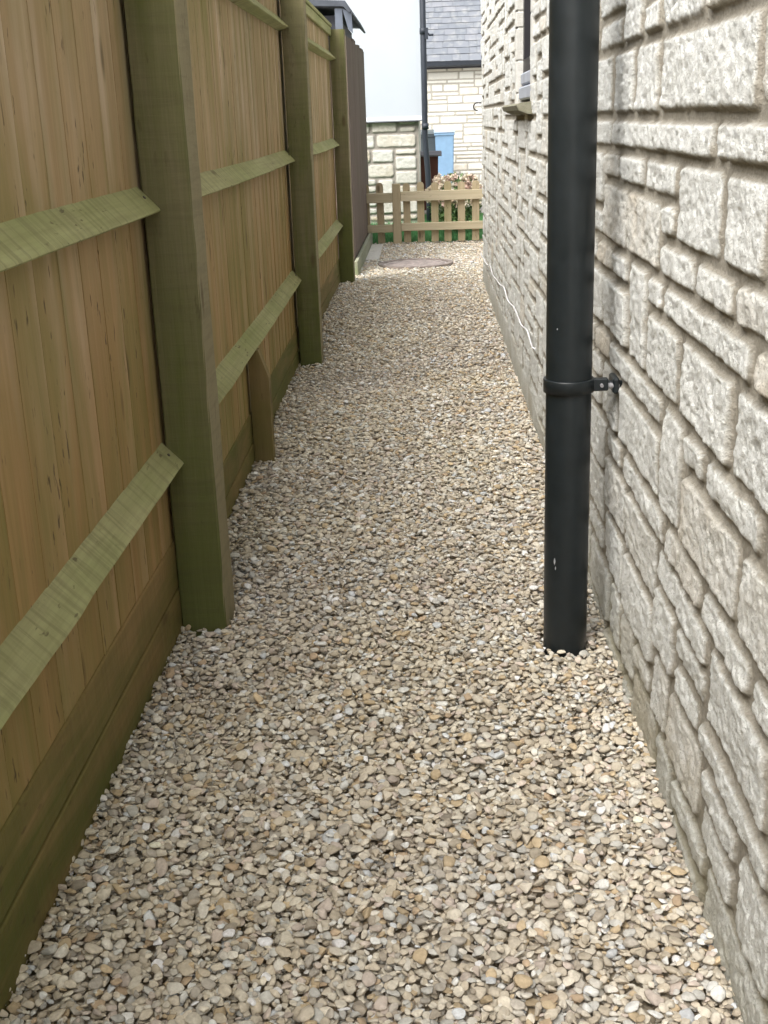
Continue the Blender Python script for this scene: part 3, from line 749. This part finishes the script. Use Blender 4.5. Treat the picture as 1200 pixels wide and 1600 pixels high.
# its downpipe on the corner
grp = plain('dark grey pipe', (.035, .042, .055), .45)
dp = empty('corner_downpipe', (.0, 13.4, 0)); tag(dp, 'thin dark grey downpipe on the corner of the white rendered house', 'pipe')
mb = MB(); mb.path([(-.004, 13.40, 5.1), (-.006, 13.40, 1.25), (-.012, 13.40, .9), (.012, 13.4, .55), (.018, 13.4, .3), (.018, 13.4, -.03)], .031, 14)
mb.build('pipe', grp, dp)
for zz in (1.02, 1.97):
    mb = MB(); mb.tube((-.006, 13.40, zz-.03), (-.006, 13.40, zz+.03), .038, n=16); mb.box(-.02, .01, 13.43, 13.47, zz-.015, zz+.015); mb.build('bracket', grp, dp)
mb = MB(); mb.path([(.02, 13.39, 1.96), (.06, 13.38, 1.93), (.10, 13.37, 1.93)], .012, 8); mb.box(.01, .045, 13.36, 13.42, 1.89, 2.0); mb.build('cable_clamp', grp, dp)

# ================================================================== stone outbuilding far behind
ob = empty('outbuilding', (1.0, 29, 0)); tag(ob, 'far pale stone building with grey slate roof and dark gutter behind the bins', 'house')
bl = layout(-3, 6, -.45, .088, 32, .09, (), random.Random(31), (3, 8))
U = np.arange(-3, 6, .016); Zr = np.arange(-.45, 2.32, .016)
H, col = stone_field(bl, U, Zr, depth=.014, joint=.018, rad=.02, edge=.016, wob=.004, rough=.004, face=.004, seed=55)
UU, ZZ = np.meshgrid(U, Zr, indexing='ij')
link('wall', np_mesh('wall', np.stack([UU, 29-H, ZZ], -1).reshape(-1, 3), grid_faces(len(U), len(Zr)), col.reshape(-1, 3)), M_STONE3, ob)
mb = MB(); mb.box(-3, 6, 29.03, 34, -.5, 2.3)
for v in mb.bm.verts: v[mb.lay] = (1, .4, .2, 1)
mb.build('side_wall', M_STONE3, ob)
# slates: individual rows of stone slates climbing the slope
sl_m = N('stone slates', .8); _, sr, _, _ = sl_m.attr()
cs = sl_m.ramp(sr, [(0, (.15, .165, .19)), (.5, (.17, .185, .21)), (1, (.20, .21, .235))])
sl_m.col(sl_m.mix(sl_m.math('MULTIPLY', sl_m.ramp(sl_m.noise(sl_m.obj, 6, 5), [(.5, 0.0), (.7, 1.0)]), .4), cs, (.36, .36, .34))); sl_m.bump(sl_m.noise(sl_m.obj, 40, 3), .4, .01)
mb = MB(); slope = math.radians(42); cs_, sn_ = math.cos(slope), math.sin(slope)
y0, z0_ = 28.82, 2.30; L = 2.55; nrow = 13
yy = 0.0
for rix in range(nrow):
    step = L/nrow*(1.18-.36*rix/nrow); a = yy; b = yy+step+.05; x = -3.2+random.uniform(0, .2)
    while x < 6.2:
        wd = random.uniform(.16, .34); x1 = min(x+wd-.006, 6.2); t = .018+random.uniform(0, .006); ja = a+random.uniform(-.012, .012)
        # thickness grows at the lower edge so each row throws a line of shade
        def pt(u, o): return (y0+u*cs_-o*sn_, z0_+u*sn_+o*cs_)
        mb.prism([pt(ja, .010), pt(ja, .010+t), pt(b, t*.6), pt(b, 0)], x, x1, axis='X'); x += wd
    yy += step
ridge = (y0+yy*cs_, z0_+yy*sn_)
mb.prism([(y0+.03, z0_-.03), (ridge[0], ridge[1]-.02), (ridge[0]+2.2, z0_+.1), (ridge[0]+2.2, z0_-.03)], -3.1, 6.1, axis='X', r=.4)
mb.build('roof', sl_m.m, ob)
mb = MB(); x = -3.2
while x < 6.2: mb.prism([(ridge[0]-.13, ridge[1]-.07), (ridge[0]-.11, ridge[1]+.02), (ridge[0], ridge[1]+.08), (ridge[0]+.11, ridge[1]+.02), (ridge[0]+.13, ridge[1]-.07)], x, x+.44, axis='X'); x += .45
mb.build('ridge', plain('ridge tile', (.24, .25, .27), .8), ob)
mb = MB(); mb.prism([(28.68, 2.30), (28.70, 2.22), (28.76, 2.19), (28.82, 2.22), (28.84, 2.30)], -3.2, 6.2, axis='X'); mb.build('gutter', grp, ob)
mb = MB(); mb.box(-3.1, 6.1, 28.85, 28.95, 2.16, 2.29); mb.build('fascia', plain('dark fascia', (.05, .05, .06), .6), ob)

# ------------------------------------------------------------------ wheelie bins
def bin_(loc, label, body_c, lid_c, hgt=1.0, w=.44, d=.5):
    r_ = empty('wheelie_bin', loc); tag(r_, label, 'bin')
    x, y, z = loc; bm_ = plain('bin body '+label[:6], body_c, .5, .08); lm = plain('bin lid '+label[:6], lid_c, .45, .08)
    h = hgt-.06
    mb = MB(); wb, wt = w*.41, w*.5
    A = [mb.bm.verts.new((x+sx*wb, y+sy*d*.38, z+.05)) for sx, sy in ((-1, -1), (1, -1), (1, 1), (-1, 1))]
    B = [mb.bm.verts.new((x+sx*wt*.96, y+sy*d*.5, z+h*.93)) for sx, sy in ((-1, -1), (1, -1), (1, 1), (-1, 1))]
    for k in range(4): mb.bm.faces.new((A[k], A[(k+1) % 4], B[(k+1) % 4], B[k]))
    mb.bm.faces.new(A[::-1]); mb.bm.faces.new(B)
    mb._r(A+B, .5)
    es = [e for e in mb.bm.edges]; bmesh.ops.bevel(mb.bm, geom=es, offset=.02, segments=2, affect='EDGES')
    mb.build('body', bm_, r_)
    mb = MB(); mb.box(x-wt*1.04, x+wt*1.04, y-d*.54, y+d*.54, z+h*.90, z+h*.95, bev=.012); mb.build('rim', bm_, r_)
    mb = MB(); mb.prism([(y-d*.57, z+h*.952), (y-d*.55, z+h+.0), (y, z+h+.04), (y+d*.5, z+h+.02), (y+d*.56, z+h*.952)], x-wt*1.06, x+wt*1.06, axis='X')
    mb.build('lid', lm, r_)
    mb = MB(); mb.path([(x-wt*.8, y+d*.56, z+h*.9), (x-wt*.8, y+d*.66, z+h*.93), (x+wt*.8, y+d*.66, z+h*.93), (x+wt*.8, y+d*.56, z+h*.9)], .014, 8); mb.build('handle', lm, r_)
    for s in (-1, 1):
        mb = MB(); mb.tube((x+s*wb*.98, y+d*.38, z+.09), (x+s*(wb*.98+.045), y+d*.38, z+.09), .09, n=18); mb.build('wheel', plain('rubber', (.02, .02, .02), .8), r_)
bin_((.412, 27.9, -.42), 'tall light blue wheelie bin against the far stone wall', (.18, .30, .45), (.36, .45, .56), 1.33)
bin_((.02, 28.1, -.42), 'dark grey green wheelie bin to the left of the blue one', (.05, .065, .075), (.10, .12, .13), 1.3)
bx = empty('brown_bin', (.04, 16, 0)); tag(bx, 'brown box shaped bin with flat grey lid beside the corner downpipe', 'bin')
mb = MB(); mb.prism([(-.20, -.03), (.135, -.03), (.150, .635), (-.22, .635)], 15.8, 16.15); mb.build('body', plain('dark brown plastic', (.085, .030, .020), .6, .2), bx)
mb = MB(); mb.prism([(15.77, .637), (15.77, .655), (15.95, .695), (16.18, .695), (16.18, .637)], -.24, .195, axis='X'); mb.build('lid', plain('grey lid', (.16, .15, .16), .5, .15), bx)

# ------------------------------------------------------------------ small things on the near wall
cord_m = plain('white cable', (.75, .75, .76), .5)
def on_wall(pts, r_, name, label, cat, m):
    mb = MB(); P = []
    for (a, b) in zip(pts, pts[1:]):
        for t in np.linspace(0, 1, 10, endpoint=False):
            y = a[0]+(b[0]-a[0])*t; z = a[1]+(b[1]-a[1])*t+.006*math.sin(y*9)
            P.append((XW-.026-.004*math.sin(y*5), y, z))
    P.append((XW-.025, *pts[-1])); mb.path(P, r_, 8); return tag(mb.build(name, m), label, cat)
on_wall([(8.35, .205), (7.4, .235), (7.0, .262), (6.5, .262), (5.9, .30), (5.6, .304), (5.1, .318), (4.74, .311), (4.4, .335), (4.08, .331)], .0034, 'cable', 'thin white cable running loosely along the foot of the limestone wall', 'cable', cord_m)
mb = MB(); P = []
for k in range(15):
    a = math.radians(70+k*15); P.append((XW-.040+.024*math.cos(a), 8.36, 1.163+.024*math.sin(a)))
mb.path(P, .0045, 8); mb.tube((XW-.03, 8.36, 1.186), (XW+.005, 8.36, 1.186), .0045, n=8)
tag(mb.build('wall_hook', win_m), 'small black metal hook on the far corner of the limestone house', 'hook')

# neighbour's ground beyond fence, left: bounds the view and light as a garden would
